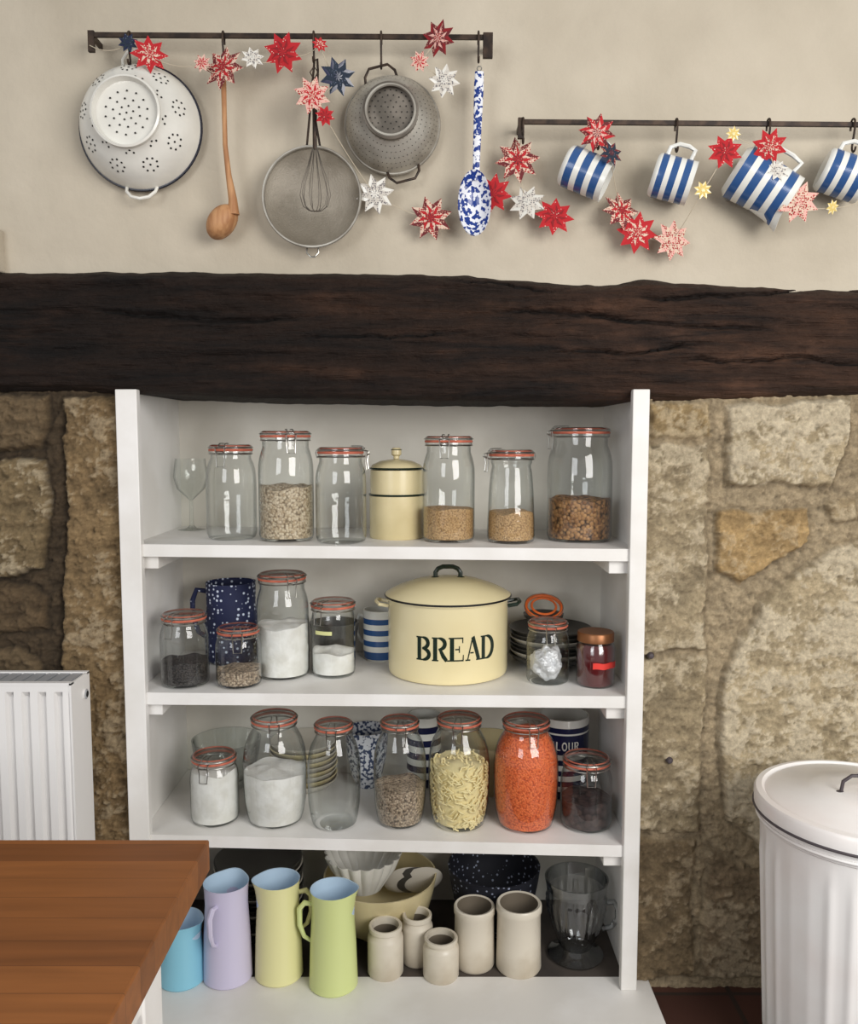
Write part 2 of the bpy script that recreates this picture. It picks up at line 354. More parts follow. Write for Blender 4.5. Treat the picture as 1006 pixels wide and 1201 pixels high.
# beam
bt=[(-300,318),(0,318),(200,317),(400,319),(540,322),(620,327),(700,334),(760,326),(850,334),(1006,338),(1300,340)]
bb=[(-300,457),(0,458),(137,461),(300,466),(560,470),(760,470),(860,468),(1006,463),(1300,460)]
tX=[PY(u,v,0).x for u,v in bt]; tZ=[PY(u,v,0).z for u,v in bt]; bX=[PY(u,v,0).x for u,v in bb]; bZ=[PY(u,v,0).z for u,v in bb]
def beam():
    xs=np.linspace(-1.5,1.5,760); fr=np.linspace(0,1,72)
    def warp(X,T):
        zt=np.interp(X,tX,tZ)+.004*nz2(X,X*0,12,1,1.2,3); zb=np.interp(X,bX,bZ)+.003*nz2(X,X*0,14,1,7.2,3)
        return X,zb+(zt-zb)*T
    T=np.meshgrid(xs,fr)[1]
    cfld={}
    def Yf(X,Z):
        g=nz2(X,Z,2.2,26,4.4,5,.5); g2=nz2(X,Z,3.5,7,14.1,4,.7)
        edge=np.clip(np.minimum(T,1-T)/.09,0,1); e=1-(1-edge)**2
        cr_=np.zeros(X.shape)
        for (z0,am,fq,ph,xa,xb,wd,sd) in ((1.515,.022,5,1.,.12,.75,.0036,8.3),(1.575,.008,9,0,.42,.95,.003,18.3),(1.465,.012,7,2.,.25,.62,.0024,28.3),(1.53,.01,6,.4,-.75,-.25,.0026,38.3),(1.43,.008,8,3.,.5,1.0,.0024,48.3),(1.59,.006,11,1,.02,.3,.002,58.3),(1.48,.006,9,1.4,-.3,.1,.0022,68.3)):
            ln=np.exp(-((Z-(z0+am*np.sin(X*fq+ph)+.014*nz2(X,X*0,6,1,sd,4)))/wd)**2)
            cr_=np.maximum(cr_,ln*np.clip((X-xa)/.08,0,1)*np.clip((xb-X)/.08,0,1))
        cfld['c']=cr_; cfld['g']=g; cfld['p']=np.clip(nz2(X,Z,5,14,77.7,5,.5)-.1,0,1)
        return -.006+.03*(1-e)-.008*g-.012*g2+.024*cr_
    def cf(X,Z,Y):
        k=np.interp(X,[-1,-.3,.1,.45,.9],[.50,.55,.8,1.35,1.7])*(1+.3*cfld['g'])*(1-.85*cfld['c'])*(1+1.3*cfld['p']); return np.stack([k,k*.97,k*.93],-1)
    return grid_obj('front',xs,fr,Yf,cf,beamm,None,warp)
bo=beam(); bo.name='timber_lintel_beam'
me=bo.data
bm=bmesh.new(); bm.from_mesh(me)
be=[e for e in bm.edges if e.is_boundary]
r=bmesh.ops.extrude_edge_only(bm,edges=be)
for v in r['geom']:
    if isinstance(v,bmesh.types.BMVert): v.co.y=.40
bm.to_mesh(me); bm.free()
b=MB(); b.box((-3,-4,-.05),(3,.6,0),floorm); b.done('floor')
b=MB(); b.box((-.67,.385,0),(.5,.45,1.5),whiteback); b.done('alcove_back',parent=wallE)
# rusty masonry pegs in the right jamb
for k,(u,v) in enumerate(((785,892),(763,769))):
    p=PY(u,v,.008); b=MB(); b.lathe([(.008,-.012),(.008,.0),(.005,.006),(0,.007)],rust,Matrix(((1,0,0,0),(0,0,-1,0),(0,1,0,0),(0,0,0,1))),12); b.done('iron_peg_%d'%(k+1),p,parent=wallE)
# ---------------------------------------------------------------- shelf unit
SH=[(1.034,.010),(.706,.008),(.373,.024)]
def zs(i,X):
    if i==3: return .022
    z0,k=SH[i]; return z0-k*(X+.10)
SU=empty('built_in_shelf_unit')
b=MB()
xlo,xli=-.668,-.622; xro,xri=.470,.428
b.box((xlo,-.022,.022),(xli,.0,1.372),white); b.box((xlo,.0,.022),(xli-.022,.37,1.372),white)
b.done('side_left',bevel=.002,parent=SU)
b=MB(); b.box((xri+.006,-.022,.022),(xro,.0,1.372),white); b.box((xri+.022,.0,.022),(xro,.37,1.372),white)
b.done('side_right',bevel=.002,parent=SU)
b=MB(); b.box((xli-.022,.36,.022),(xri+.022,.375,1.372),whiteback); b.done('back_board',parent=SU)
BX=[(0,2,3,1),(2,4,5,3),(4,6,7,5),(6,0,1,7),(1,3,5,7),(0,6,4,2)]
for i in range(3):
    b=MB(); x0,x1=xli-.0215,xri+.0215; th=.027
    vs=[]
    for (x,y) in ((x0,.001),(x1,.001),(x1,.359),(x0,.359)):
        z=zs(i,x); vs+=[(x,y,z-th),(x,y,z)]
    b.add(vs,BX,white)
    vs=[]
    for (x,y) in ((xli,-.014),(xri+.006,-.014),(xri+.006,.001),(xli,.001)):
        z=zs(i,x); vs+=[(x,y,z-th),(x,y,z)]
    b.add(vs,BX,white)
    b.done('shelf_%d'%(i+1),parent=SU)
    b=MB(); z=zs(i,x0)-th; b.box((x0,.004,z-.03),(x0+.05,.35,z),white)
    z=zs(i,x1)-th; b.box((x1-.055,.004,z-.03),(x1,.35,z),white); b.done('cleat_%d'%(i+1),parent=SU,bevel=.002)
b=MB(); b.box((-.70,-.32,.001),(.507,.03,.022),white); b.done('base_board',bevel=.002,parent=SU)
stoned=mat('hearth_slab',L(80,72,66),.8,col2=L(60,54,50),ns=6)
b=MB(); b.box((xlo,.031,.001),(xro,.37,.021),stoned); b.done('hearth_slab',parent=SU)
# ---------------------------------------------------------------- placement on shelves
def place(i,u,vb,w,ymin=.004):
    Yf=max(PZ(u,vb,zs(i,XA(u,.1,zs(i,0)))).y,ymin if i<3 else -.2); R=.05
    for _ in range(5):
        z=zs(i,XA(u,Yf+R,zs(i,0))); R=w/2000*fwd(Yf+R,z+.05)
        Y=min(Yf+R,.352-R)
    X=XA(u,Y,z+.05); return X,Y,zs(i,X),R
def topz(u,vt,Y): return PY(u,vt,Y).z
def jarprof(R,H,kind):
    if kind=='round': n=.80; P=[(0,.004),(.80*R,0),(.93*R,.004),(R,.016),(R,H*.60),(.985*R,H*.68),(.95*R,H*.745),(.89*R,H*.80),(n*R,H*.855)]
    elif kind=='wide': n=.84; P=[(0,.004),(.82*R,0),(.95*R,.004),(R,.014),(R,H*.62),(.99*R,H*.69),(.955*R,H*.75),(.90*R,H*.80),(n*R,H*.845)]
    elif kind=='cone': n=.86; P=[(0,.004),(.86*R,0),(.96*R,.004),(R,.014),(.985*R,H*.25),(.93*R,H*.55),(.86*R,H*.76),(n*R*.93,H*.82),(n*R,H*.86)]
    elif kind=='egg': n=.66; P=[(0,.004),(.70*R,0),(.83*R,.005),(.90*R,.022),(.97*R,H*.22),(R,H*.42),(.995*R,H*.58),(.95*R,H*.69),(.86*R,H*.775),(.74*R,H*.84),(n*R,H*.88)]
    else: n=.93; P=[(0,.004),(.9*R,0),(.97*R,.004),(R,.012),(R,H*.75),(.97*R,H*.8),(n*R,H*.85)]
    return P,n*R
def jar(i,u,vt,vb,w,kind='round',fill=None,fv=None,clip=-60,name='glass_jar',pasta=False,tag=False):
    X,Y,z,R=place(i,u,vb,w); H=topz(u,vt,Y+R*.45 if i>0 else Y)-z
    P,n=jarprof(R,H,kind); b=MB()
    P2=P+[(n,H-.024),(n*1.07,H-.021),(n*1.07,H-.015)]
    b.lathe(P2,glassm,seg=44)
    b.torus(n*1.04,.0030,H-.0130,rubber)
    b.lathe([(n*1.0,H-.0105),(n*1.08,H-.0100),(n*1.08,H-.004),(n*.97,H-.0008),(n*.80,H-.003),(n*.6,H-.001),(0,H)],glassm)
    b.torus(n*1.0,.0016,H-.0035,rubber)
    b.torus(n*1.10,.0014,H-.0075,steel); b.torus(n*1.06,.0016,H-.022,steel)
    for ph,big in ((clip,1),(clip+180,0)):
        M=Matrix.Rotation(math.radians(ph),4,'Z')
        w2=.011
        if big:
            b.tube([(n*1.11,-w2,H-.008),(n*1.11+.010,-w2,H-.010),(n*1.11+.006,-w2*.9,H-.030),(n*1.11+.009,-w2*.8,H-.050),(n*1.11+.009,w2*.8,H-.050),(n*1.11+.006,w2*.9,H-.030),(n*1.11+.010,w2,H-.010),(n*1.11,w2,H-.008)],.0014,steel,6,M=M)
            b.tube([(n*1.06,-w2*.7,H-.023),(n*1.11+.012,-w2*.7,H-.016),(n*1.11+.012,w2*.7,H-.016),(n*1.06,w2*.7,H-.023)],.0014,steel,6,M=M)
            b.tube([(n*.55,-w2*.5,H+.002),(n*1.0,-w2*.6,H+.002),(n*1.13,-w2*.7,H-.004),(n*1.13,w2*.7,H-.004),(n*1.0,w2*.6,H+.002),(n*.55,w2*.5,H+.002)],.0013,steel,6,M=M)
        else:
            b.tube([(n*1.11,-w2,H-.008),(n*1.15,-w2,H-.014),(n*1.08,-w2,H-.024),(n*1.08,w2,H-.024),(n*1.15,w2,H-.014),(n*1.11,w2,H-.008)],.0014,steel,6,M=M)
    if tag:
        vs=[];fs=[]
        for k in range(9):
            a=math.radians(-135+k*6)
            for zz in (H-.075,H-.066): vs.append(((R+.001)*math.cos(a),(R+.001)*math.sin(a),zz))
        for k in range(8): fs.append([2*k,2*k+2,2*k+3,2*k+1])
        b.add(vs,fs,taglab)
    if fill:
        hf=max(.012,PY(u,fv,Y-R*.9).z-z)
        zz=[p[1] for p in P]+[H-.024]; rr=[p[0] for p in P]+[n]
        rf=lambda q: float(np.interp(q,zz,rr))-.0025
        pr=[(0,.006),(rf(.004)*.9,.006)]+[(rf(q),q) for q in np.linspace(.008,hf,9)]+[(rf(hf)*.6,hf+.002),(rf(hf)*.25,hf+.004),(0,hf+.004)]
        def wob(v):
            if v.z>hf-.001:
                a=noise.noise(Vector((v.x*25,v.y*25,u))); v.z+=a*.010
            return v
        if pasta:
            b.lathe([(r*.86,q) for r,q in pr],fill,fn=wob,seg=30)
            for k in range(620):
                q=random.uniform(.008,hf); a=random.uniform(0,2*pi)
                if k>520: q=hf+random.uniform(-.004,.004); rad=rf(hf)*random.uniform(.1,.9)
                else: rad=rf(q)-.0025
                c=Vector((rad*math.cos(a),rad*math.sin(a),q)); tdir=Vector((-math.sin(a),math.cos(a),0)); ang=random.uniform(-1,1)*1.2
                d=tdir*math.cos(ang)+Vector((0,0,1))*math.sin(ang); nrm=Vector((math.cos(a),math.sin(a),0)); l=.008
                b.tube([c-d*l-nrm*.002,c-d*l*.4,c+d*l*.4,c+d*l-nrm*.002],.0020,fill,5)
        else: b.lathe(pr,fill,fn=wob,seg=44)
    return b.done(name,(X,Y,z))
# top shelf
jar(0,272,521,635,58,'round',clip=-100)
jar(0,336,505,637,64,'wide',oats,572,clip=-70)
jar(0,400,524,640,59,'wide',clip=-10)
jar(0,526,511,638,61,'wide',grainb,598,clip=-100)
jar(0,599,527,639,56,'cone',grainb,602,clip=-165)
jar(0,679,501,638,75,'wide',chick,587,clip=-160)
# second shelf
jar(1,217,715,811,56,'wide',seeds,780,clip=-110)
jar(1,280,731,813,53,'wide',grey_gr,790,clip=-80)
jar(1,332,669,800,61,'wide',flour,737,clip=-60)
jar(1,391,701,797,51,'straight',flour,768,clip=-120,tag=True)
jar(1,642,724,806,50,'wide',None,None,clip=-90)
# third shelf
jar(2,252,878,973,56,'wide',flour,912,clip=-100)
jar(2,323,832,978,74,'egg',flour,915,clip=-80)
jar(2,392,841,979,62,'egg',clip=-90)
jar(2,469,838,977,62,'egg',grey_gr,930,clip=-85)
jar(2,538,834,981,72,'egg',pastac,905,clip=-95,pasta=True)
jar(2,616,836,983,76,'egg',lentil,871,clip=-80)
jar(2,687,881,980,60,'wide',nuts,945,clip=-90)
def foilball():
    X,Y,z,R=place(1,642,806,50); b=MB()
    pr=[(math.sin(pi*i/26),-math.cos(pi*i/26)) for i in range(27)]
    def fw(v):
        q=1+.35*noise.noise(v*1.7)+.12*noise.noise(v*4); return Vector((v.x*R*.74*q,v.y*R*.74*q,.045+v.z*.036*q))
    b.lathe([(a if 0<i<26 else 0,c) for i,(a,c) in enumerate(pr)],foil,seg=40,fn=fw); b.done('crumpled_foil_bag',(X,Y,z+.002),sharp=30)
foilball()
def wine(i,u,vt,vb,w,Y):
    z=zs(i,XA(u,Y,1)); H=topz(u,vt,Y)-z; R=w/2000*fwd(Y,z); X=XA(u,Y,z); b=MB()
    b.lathe([(0,.003),(R*.8,.001),(R*.3,.004),(.005,.012),(.004,H*.42),(.012,H*.46),(R*.8,H*.58),(R,H*.75),(R*.86,H)],glassm); b.done('wine_glass',(X,Y,z))
wine(0,225,538,622,40,.28)
def creamtin():
    X,Y,z,R=place(0,465,634,63); b=MB(); H=topz(463,525,Y)-z; h1=topz(463,578,Y)-z; h2=topz(463,549,Y)-z
    b.lathe([(0,.001),(R*.97,0),(R,.004),(R,h1-.006)],creamd); b.torus(R,.0022,h1-.003,green)
    b.lathe([(R*.97,h1-.001),(R*.97,h2-.004)],creamd); b.torus(R*.98,.0022,h2,green)
    b.lathe([(R*.99,h2),(R*.9,h2+.008),(R*.6,h2+.017),(R*.2,h2+.021),(0,h2+.021)],creamd)
    b.lathe([(0,h2+.02),(.007,h2+.022),(.007,h2+.028),(.012,h2+.032),(.012,H-.004),(.008,H),(0,H)],creamd); b.torus(.012,.001,H-.005,green)
    b.done('cream_enamel_canister',(X,Y,z))
creamtin()
# ---------------------------------------------------------------- lettering
def A_(cx,cy,rx,ry,a0,a1,w0,w1,n=14):
    return [(cx+rx*math.cos(math.radians(a0+(a1-a0)*k/n)),cy+ry*math.sin(math.radians(a0+(a1-a0)*k/n)),w0+(w1-w0)*math.sin(pi*k/n)) for k in range(n+1)]
SER=[[(-.06,.03,.06),(.32,.03,.06)],[(-.06,.97,.06),(.32,.97,.06)]]
STEM=[[(.13,0,.24),(.13,1,.24)]]
G={'B':STEM+SER[:]+[A_(.32,.745,.36,.225,90,-90,.06,.22),A_(.32,.265,.42,.235,90,-90,.06,.22)],
'R':STEM+SER[:]+[A_(.32,.735,.38,.235,90,-90,.06,.22),[(.42,.5,.15),(.60,.22,.21),(.80,.03,.17)],[(.68,.03,.06),(1.0,.03,.06)]],
'E':STEM+SER[:]+[[(.32,.97,.06),(.78,.97,.06)],[(.76,1.0,.07),(.76,.76,.05)],[(.32,.5,.06),(.58,.5,.06)],[(.56,.36,.06),(.56,.64,.06)],[(.32,.03,.06),(.80,.03,.06)],[(.78,.0,.07),(.80,.27,.05)]],
'A':[[(.08,.04,.07),(.36,.90,.07)],[(.40,1.0,.22),(.78,.04,.22)],[(.24,.33,.06),(.46,.33,.06)],[(-.06,.03,.06),(.24,.03,.06)],[(.62,.03,.06),(1.0,.03,.06)]],
'D':STEM+SER[:]+[A_(.32,.5,.52,.47,90,-90,.06,.26,20)],
'F':STEM+[[(.2,.94,.14),(.75,.94,.14)],[(.2,.52,.14),(.6,.52,.14)]],
'L':STEM+[[(.2,.07,.14),(.75,.07,.14)]],
'O':[A_(.4,.5,.36,.43,0,360,.18,.18,24)],
'U':[[(.1,1,.18),(.1,.4,.18)],A_(.4,.4,.3,.33,180,360,.18,.18,14),[(.7,.4,.18),(.7,1,.18)]]}
def letters(b,word,R,zc,h,m,xs=.72,adv=1.0,a0=-90):
    n=len(word); tot=n*adv*h*xs
    for i,ch in enumerate(word):
        ox=-tot/2+i*adv*h*xs+.06*h
        for st in G[ch]:
            pts=[]
            for j in range(len(st)-1):
                for k in range(4): t=k/4; pts.append([st[j][q]*(1-t)+st[j+1][q]*t for q in range(3)])
            pts.append(list(st[-1])); vs=[];fs=[]
            for j,(x,y,w) in enumerate(pts):
                q0=pts[max(j-1,0)];q1=pts[min(j+1,len(pts)-1)]; tx,ty=q1[0]-q0[0],q1[1]-q0[1]; l=math.hypot(tx,ty) or 1; nx,ny=-ty/l,tx/l
                for s_ in (-.5,.5):
                    X=ox+(x+nx*w*s_)*h*xs; Z=zc+(y-.5+ny*w*s_)*h; a=math.radians(a0)+X/R
                    vs.append(((R+.0007)*math.cos(a),(R+.0007)*math.sin(a),Z))
            for j in range(len(pts)-1): fs.append([2*j,2*j+1,2*j+3,2*j+2])
            b.add(vs,fs,m)
def bread():
    X,Y,z,R=place(1,525,806,139); b=MB(); h1=topz(525,711,Y-R)-z
    b.lathe([(0,.002),(R*.93,0),(R*.985,.004),(R,.014),(R,h1-.004),(R*1.01,h1)],cream,seg=72)
    b.torus(R*1.015,.0028,h1+.001,blkrim,seg=72)
    hl=topz(525,676,Y)-z-h1
    b.lathe([(R*1.04,h1-.004),(R*1.05,h1+.004),(R*.98,h1+.010),(R*.85,h1+hl*.45),(R*.55,h1+hl*.8),(R*.25,h1+hl*.97),(0,h1+hl)],cream,seg=72)
    b.torus(R*1.05,.0026,h1+.001,blkrim,seg=72)
    ht=h1+hl
    b.tube([(-.030,0,ht-.004),(-.030,0,ht+.010),(-.024,0,ht+.019),(-.012,0,ht+.024),(.012,0,ht+.024),(.024,0,ht+.019),(.030,0,ht+.010),(.030,0,ht-.004)],.0055,green,8)
    b.ell((-.030,0,ht-.003),(.011,.008,.004),green); b.ell((.030,0,ht-.003),(.011,.008,.004),green)
    for s in (-1,1):
        b.tube([(s*R*.99,-.028,h1-.022),(s*(R+.02),-.03,h1-.018),(s*(R+.028),-.015,h1-.014),(s*(R+.028),.015,h1-.014),(s*(R+.02),.03,h1-.018),(s*R*.99,.028,h1-.022)],.0045,green if s>0 else cream,8)
    zc=(topz(540,762,Y-R)-z); hh=topz(540,748,Y-R)-topz(540,776,Y-R)
    letters(b,'BREAD',R,zc,hh,green,xs=.71,adv=.98,a0=-90+6.8)
    b.done('bread_bin',(X,Y,z))
bread()
def jamjar():
    X,Y,z,R=place(1,698,809,45); H=topz(698,738,Y+R*.4)-z; b=MB()
    b.lathe([(0,.003),(R*.88,0),(R,.008),(R,H*.72),(R*.9,H*.80),(R*.86,H*.84)],glassm)
    b.lathe([(0,.004),(R*.86,.003),(R*.965,.009),(R*.965,H*.70),(R*.85,H*.78),(0,H*.78)],jam)
    b.lathe([(R*.9,H*.82),(R*.95,H*.83),(R*.95,H-.003),(R*.9,H),(0,H-.001)],goldlid)
    vs=[];fs=[]
    for k in range(15):
        a=math.radians(-108+k*7)
        for zz in (.046,.060): vs.append(((R+.0008)*math.cos(a),(R+.0008)*math.sin(a),zz+.001*math.sin(k)))
    for k in range(14): fs.append([2*k,2*k+2,2*k+3,2*k+1])
    b.add(vs,fs,redlab); b.done('jam_jar',(X,Y,z))
jamjar()
def cup_handle(b,R,z0,z1,ph,m,out=.03,r=.005,base=None):
    M=Matrix.Rotation(math.radians(ph),4,'Z'); base=base or R*.96
    b.tube([(base,0,z1),(base+out*.7,0,z1+.004),(base+out,0,z1-(z1-z0)*.2),(base+out,0,z0+(z1-z0)*.45),(base+out*.6,0,z0+(z1-z0)*.12),(base*.98,0,z0)],r,m,8,M=M)
def bowl_prof(R,H,th=.004,foot=.5):
    return [(0,.004),(R*foot*.9,.004),(R*foot,0),(R*foot*1.05,.006),(R*.72,H*.22),(R*.88,H*.5),(R*.96,H*.8),(R,H),(R-th,H),(R*.94-th,H*.78),(R*.84,H*.48),(R*.66,H*.22),(R*.3,.012),(0,.011)]
def bowl(name,i,u,Y,w,H,m,dz=0,rim=None,foot=.5,seg=48,fn=None):
    z=zs(i,XA(u,Y,zs(i,0))); R=w/2000*fwd(Y,z+H); X=XA(u,Y,z+H*.6); b=MB()
    b.lathe(bowl_prof(R,H,foot=foot),m,seg=seg,fn=fn)
    if rim: b.torus(R-.002,.0026,H,rim,seg=48)
    return b.done(name,(X,Y,z+dz))
def navyjug():
    Y=.26; z=zs(1,-.2); R=62/2000*fwd(Y,z); X=XA(272,Y,z+.05); H=topz(272,682,Y)-z; b=MB()
    b.lathe([(0,.002),(R*.75,0),(R*.95,.012),(R,H*.35),(R*.9,H*.7),(R*.92,H),(R*.89,H),(R*.86,H*.7),(R*.9,H*.3),(0,.01)],navyfl)
    cup_handle(b,R*.95,H*.3,H*.88,180,navyfl,.036,.0065); b.done('navy_floral_jug',(X,Y,z))
navyjug()
def stripecup(i,u,Y,w,vt,n=5,handle=None,blue=cblue,dz=0):
    z=zs(i,XA(u,Y,zs(i,0))); R=w/2000*fwd(Y,z); X=XA(u,Y,z+.05); H=topz(u,vt,Y+R*.5)-z-dz; b=MB()
    p=[(0,.002),(R*.8,0),(R*.95,.006)]; ms=[cwhite,cwhite]
    for k in range(n*2):
        p.append((R,.012+(H-.018)*(k+1)/(n*2))); ms.append(blue if k%2==0 else cwhite)
    p+=[(R,H),(R-.004,H),(R-.004,.01),(0,.01)]; ms+=[cwhite]*4
    b.lathe(p,ms)
    if handle is not None: cup_handle(b,R,H*.25,H*.8,handle,cwhite)
    return b,(X,Y,z+dz),R,H
t=stripecup(1,446,.29,40,712,4,150); t[0].done('striped_cup',t[1])
bowl('cereal_bowl',1,392,.27,58,.10,plated)
def stack(name,i,u,Y,w,n,dz,ms,H=.02,base=0,foot=.5):
    z=zs(i,XA(u,Y,zs(i,0))); R=w/2000*fwd(Y,z+.03); X=XA(u,Y,z+.05); b=MB()
    for k in range(n):
        M=Matrix.Translation((0,0,base+k*dz)); rr=R*(1-.012*(k%3))
        b.lathe([(0,.003),(rr*foot,0),(rr*(foot+.03),.004),(rr*.9,H*.6),(rr,H),(rr-.003,H+.001),(rr*.85,H*.6),(rr*foot,.008),(0,.007)],ms[k%len(ms)],M,44)
    return b.done(name,(X,Y,z))
stack('bowl_stack',1,645,.25,96,7,.011,[plated,plate,plated],.03)
def seal_lid():
    z=zs(1,.3)+.097; Y=.235; X=XA(637,Y,z); b=MB()
    b.lathe([(.0,.002),(.03,0),(.032,.006),(.048,.022),(.050,.03),(.047,.03),(.03,.010),(0,.008)],plated,None,40)
    M=Matrix.Translation((0,-.004,.046))@Matrix.Rotation(math.radians(30),4,'X')
    b.torus(.044,.0045,0,orangerim,M); b.torus(.030,.003,.003,orangerim,M); b.lathe([(.042,0),(.042,.007),(.02,.010),(0,.008)],glassm,M); b.torus(.047,.0013,.004,steel,M)
    b.done('sealed_terrine_dish',(X,Y,z+.006))
seal_lid()
bowl('glass_mixing_bowl',2,266,.26,80,.125,glassm,foot=.5)
stack('plate_stack',2,356,.262,80,9,.012,[plate,creamd],.03)
bowl('speckled_bowl',2,430,.288,52,.15,speck)
t=stripecup(2,497,.30,40,834,5,None,navy); t[0].done('striped_canister',t[1])
bowl('cream_bowl',2,572,.27,78,.135,creamd,foot=.5)
def flourcan():
    b,loc,R,H=stripecup(2,660,.27,58,832,7,None,navy)
    b.lathe([(R+.0004,H*.58),(R+.0004,H*.82)],navy)
    letters(b,'FLOUR',R+.0006,H*.69,.022,cwhite,xs=.66,adv=1.05,a0=-96)
    b.done('flour_canister',loc)
flourcan()
# ---------------------------------------------------------------- bottom
def pitcher(u,vt,vb,w,m,han,sp,wt=.88):
    X,Y,z,R=place(3,u,vb,w); H=topz(u,vt,Y+R*.6)-z; b=MB()
    p=[(0,.003),(R*.93,0),(R,.004),(R*.99,.02),(R*.94,H*.45),(R*wt*.98,H*.78),(R*wt,H*.92),(R*(wt+.03),H-.004),(R*(wt+.04),H),(R*(wt+.0),H-.001),(R*(wt-.03),H*.9),(R*(wt-.04),H*.5),(0,H*.45)]
    ms=[m]*8+[inblue]*5; sa=math.radians(sp)
    def fn(v):
        r=math.hypot(v.x,v.y)
        if v.z>H*.8 and r>.01:
            a=math.atan2(v.y,v.x); d=(a-sa+pi)%(2*pi)-pi; k=math.exp(-(d/.45)**2)*((v.z/H-.8)/.2)**1.5
            v=Vector((v.x*(1+.17*k),v.y*(1+.17*k),v.z+.002*k))
        return v
    b.lathe(p,ms,seg=48,fn=fn)
    M=Matrix.Rotation(math.radians(han),4,'Z'); q=R*.9
    b.tube([(q*.94,0,H*.84),(q+.014,0,H*.85),(q+.026,0,H*.79),(q+.026,0,H*.62),(q+.016,0,H*.50),(q*1.0,0,H*.45)],[.005,.0065,.0065,.006,.005,.004],m,8,M=M)
    b.done('enamel_pitcher',(X,Y,z))
pitcher(213,1068,1165,54,skyb,150,-20)
pitcher(267,1025,1163,57,lilac,-105,80)
pitcher(327,1022,1160,56,yellow,12,190)
pitcher(391,1033,1172,57,lime,180,0)
def crockf(u,vt,vb,w):
    X,Y,z,R=place(3,u,vb,w); H=topz(u,vt,Y+R*.5)-z; b=MB()
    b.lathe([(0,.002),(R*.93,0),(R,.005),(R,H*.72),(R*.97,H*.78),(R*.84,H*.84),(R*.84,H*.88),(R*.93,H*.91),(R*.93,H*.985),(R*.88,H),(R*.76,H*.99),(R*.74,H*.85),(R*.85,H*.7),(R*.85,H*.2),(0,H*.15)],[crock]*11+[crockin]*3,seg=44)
    b.done('stoneware_crock',(X,Y,z))
crockf(452,1078,1153,42); crockf(489,1066,1137,37); crockf(517,1092,1157,42)
def crock2(u,vt,vb,w):
    X,Y,z,R=place(3,u,vb,w); H=topz(u,vt,Y+R*.7)-z; b=MB()
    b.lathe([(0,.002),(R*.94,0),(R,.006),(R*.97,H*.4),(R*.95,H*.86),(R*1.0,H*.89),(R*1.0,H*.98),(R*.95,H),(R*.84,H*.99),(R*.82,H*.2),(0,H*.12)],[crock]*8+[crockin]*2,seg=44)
    b.done('stoneware_crock',(X,Y,z))
crock2(556,1052,1144,48); crock2(608,1048,1150,53)
def glassjug():
    X,Y,z,R=place(3,675,1142,72); H=topz(677,1018,Y+R*.6)-z; b=MB()
    def fl(v):
        a=math.atan2(v.y,v.x)
        k=1+.022*math.cos(a*22) if (v.z<H*.78 and v.z>H*.3) else 1; return Vector((v.x*k,v.y*k,v.z))
    prof=[(0,.006),(R*.85,0),(R*.9,.006),(R*.62,H*.08),(R*.50,H*.13),(R*.58,H*.18)]
    for t in np.linspace(0,1,14):
        prof.append((R*(.60+.37*math.sin(t*pi*.5))*(1+.012*(-1)**int(t*13.5)),H*(.20+.57*t)))
    prof+=[(R*.95,H*.82),(R*.97,H*.9),(R*1.02,H),(R*.97,H),(R*.91,H*.85)]
    b.lathe(prof,glassd,seg=88,fn=fl)
    cup_handle(b,R*.9,H*.36,H*.70,-8,glassd,.034,.007); b.done('pressed_glass_jug',(X,Y,z))
glassjug()
stack('tray_stack',3,304,.235,104,12,.014,[plated,plate,plated],.03)
bowl('mixing_bowl',3,446,.218,132,.150,creamd,foot=.42)
def leaning():
    b=MB()
    for k in range(3):
        M=Matrix.Translation((k*.020,0,.0))@Matrix.Rotation(math.radians(-18),4,'Y')@Matrix.Rotation(math.radians(-58),4,'X')
        rr=.056; b.lathe([(0,.003),(rr*.6,0),(rr*.92,.008),(rr,.012),(rr*.9,.010),(rr*.6,.004),(0,.005)],[plate,plated,plate][k],M,40)
    z=zs(3,0)+.145; Y=.225; b.done('saucer_stack',(XA(476,Y,z),Y,z-.028))
leaning()
def flutedfn(v):
    a=math.atan2(v.y,v.x); k=1+.09*abs(math.cos(a*9))*min(1,v.z/.05); return Vector((v.x*k,v.y*k,v.z))
b=MB(); Y=.195; Rf=43/1000*fwd(Y,.25)
b.lathe([(0,.004),(Rf*.5,0),(Rf*.62,.02),(Rf*.85,.06),(Rf*.98,.09),(Rf*.95,.09),(Rf*.8,.058),(Rf*.5,.02),(0,.012)],enamelw,seg=144,fn=flutedfn)
b.done('fluted_bowl',(XA(426,Y,.25),Y,.022+.128))
bowl('floral_bowl',3,579,.236,108,.165,blkfl,foot=.5)
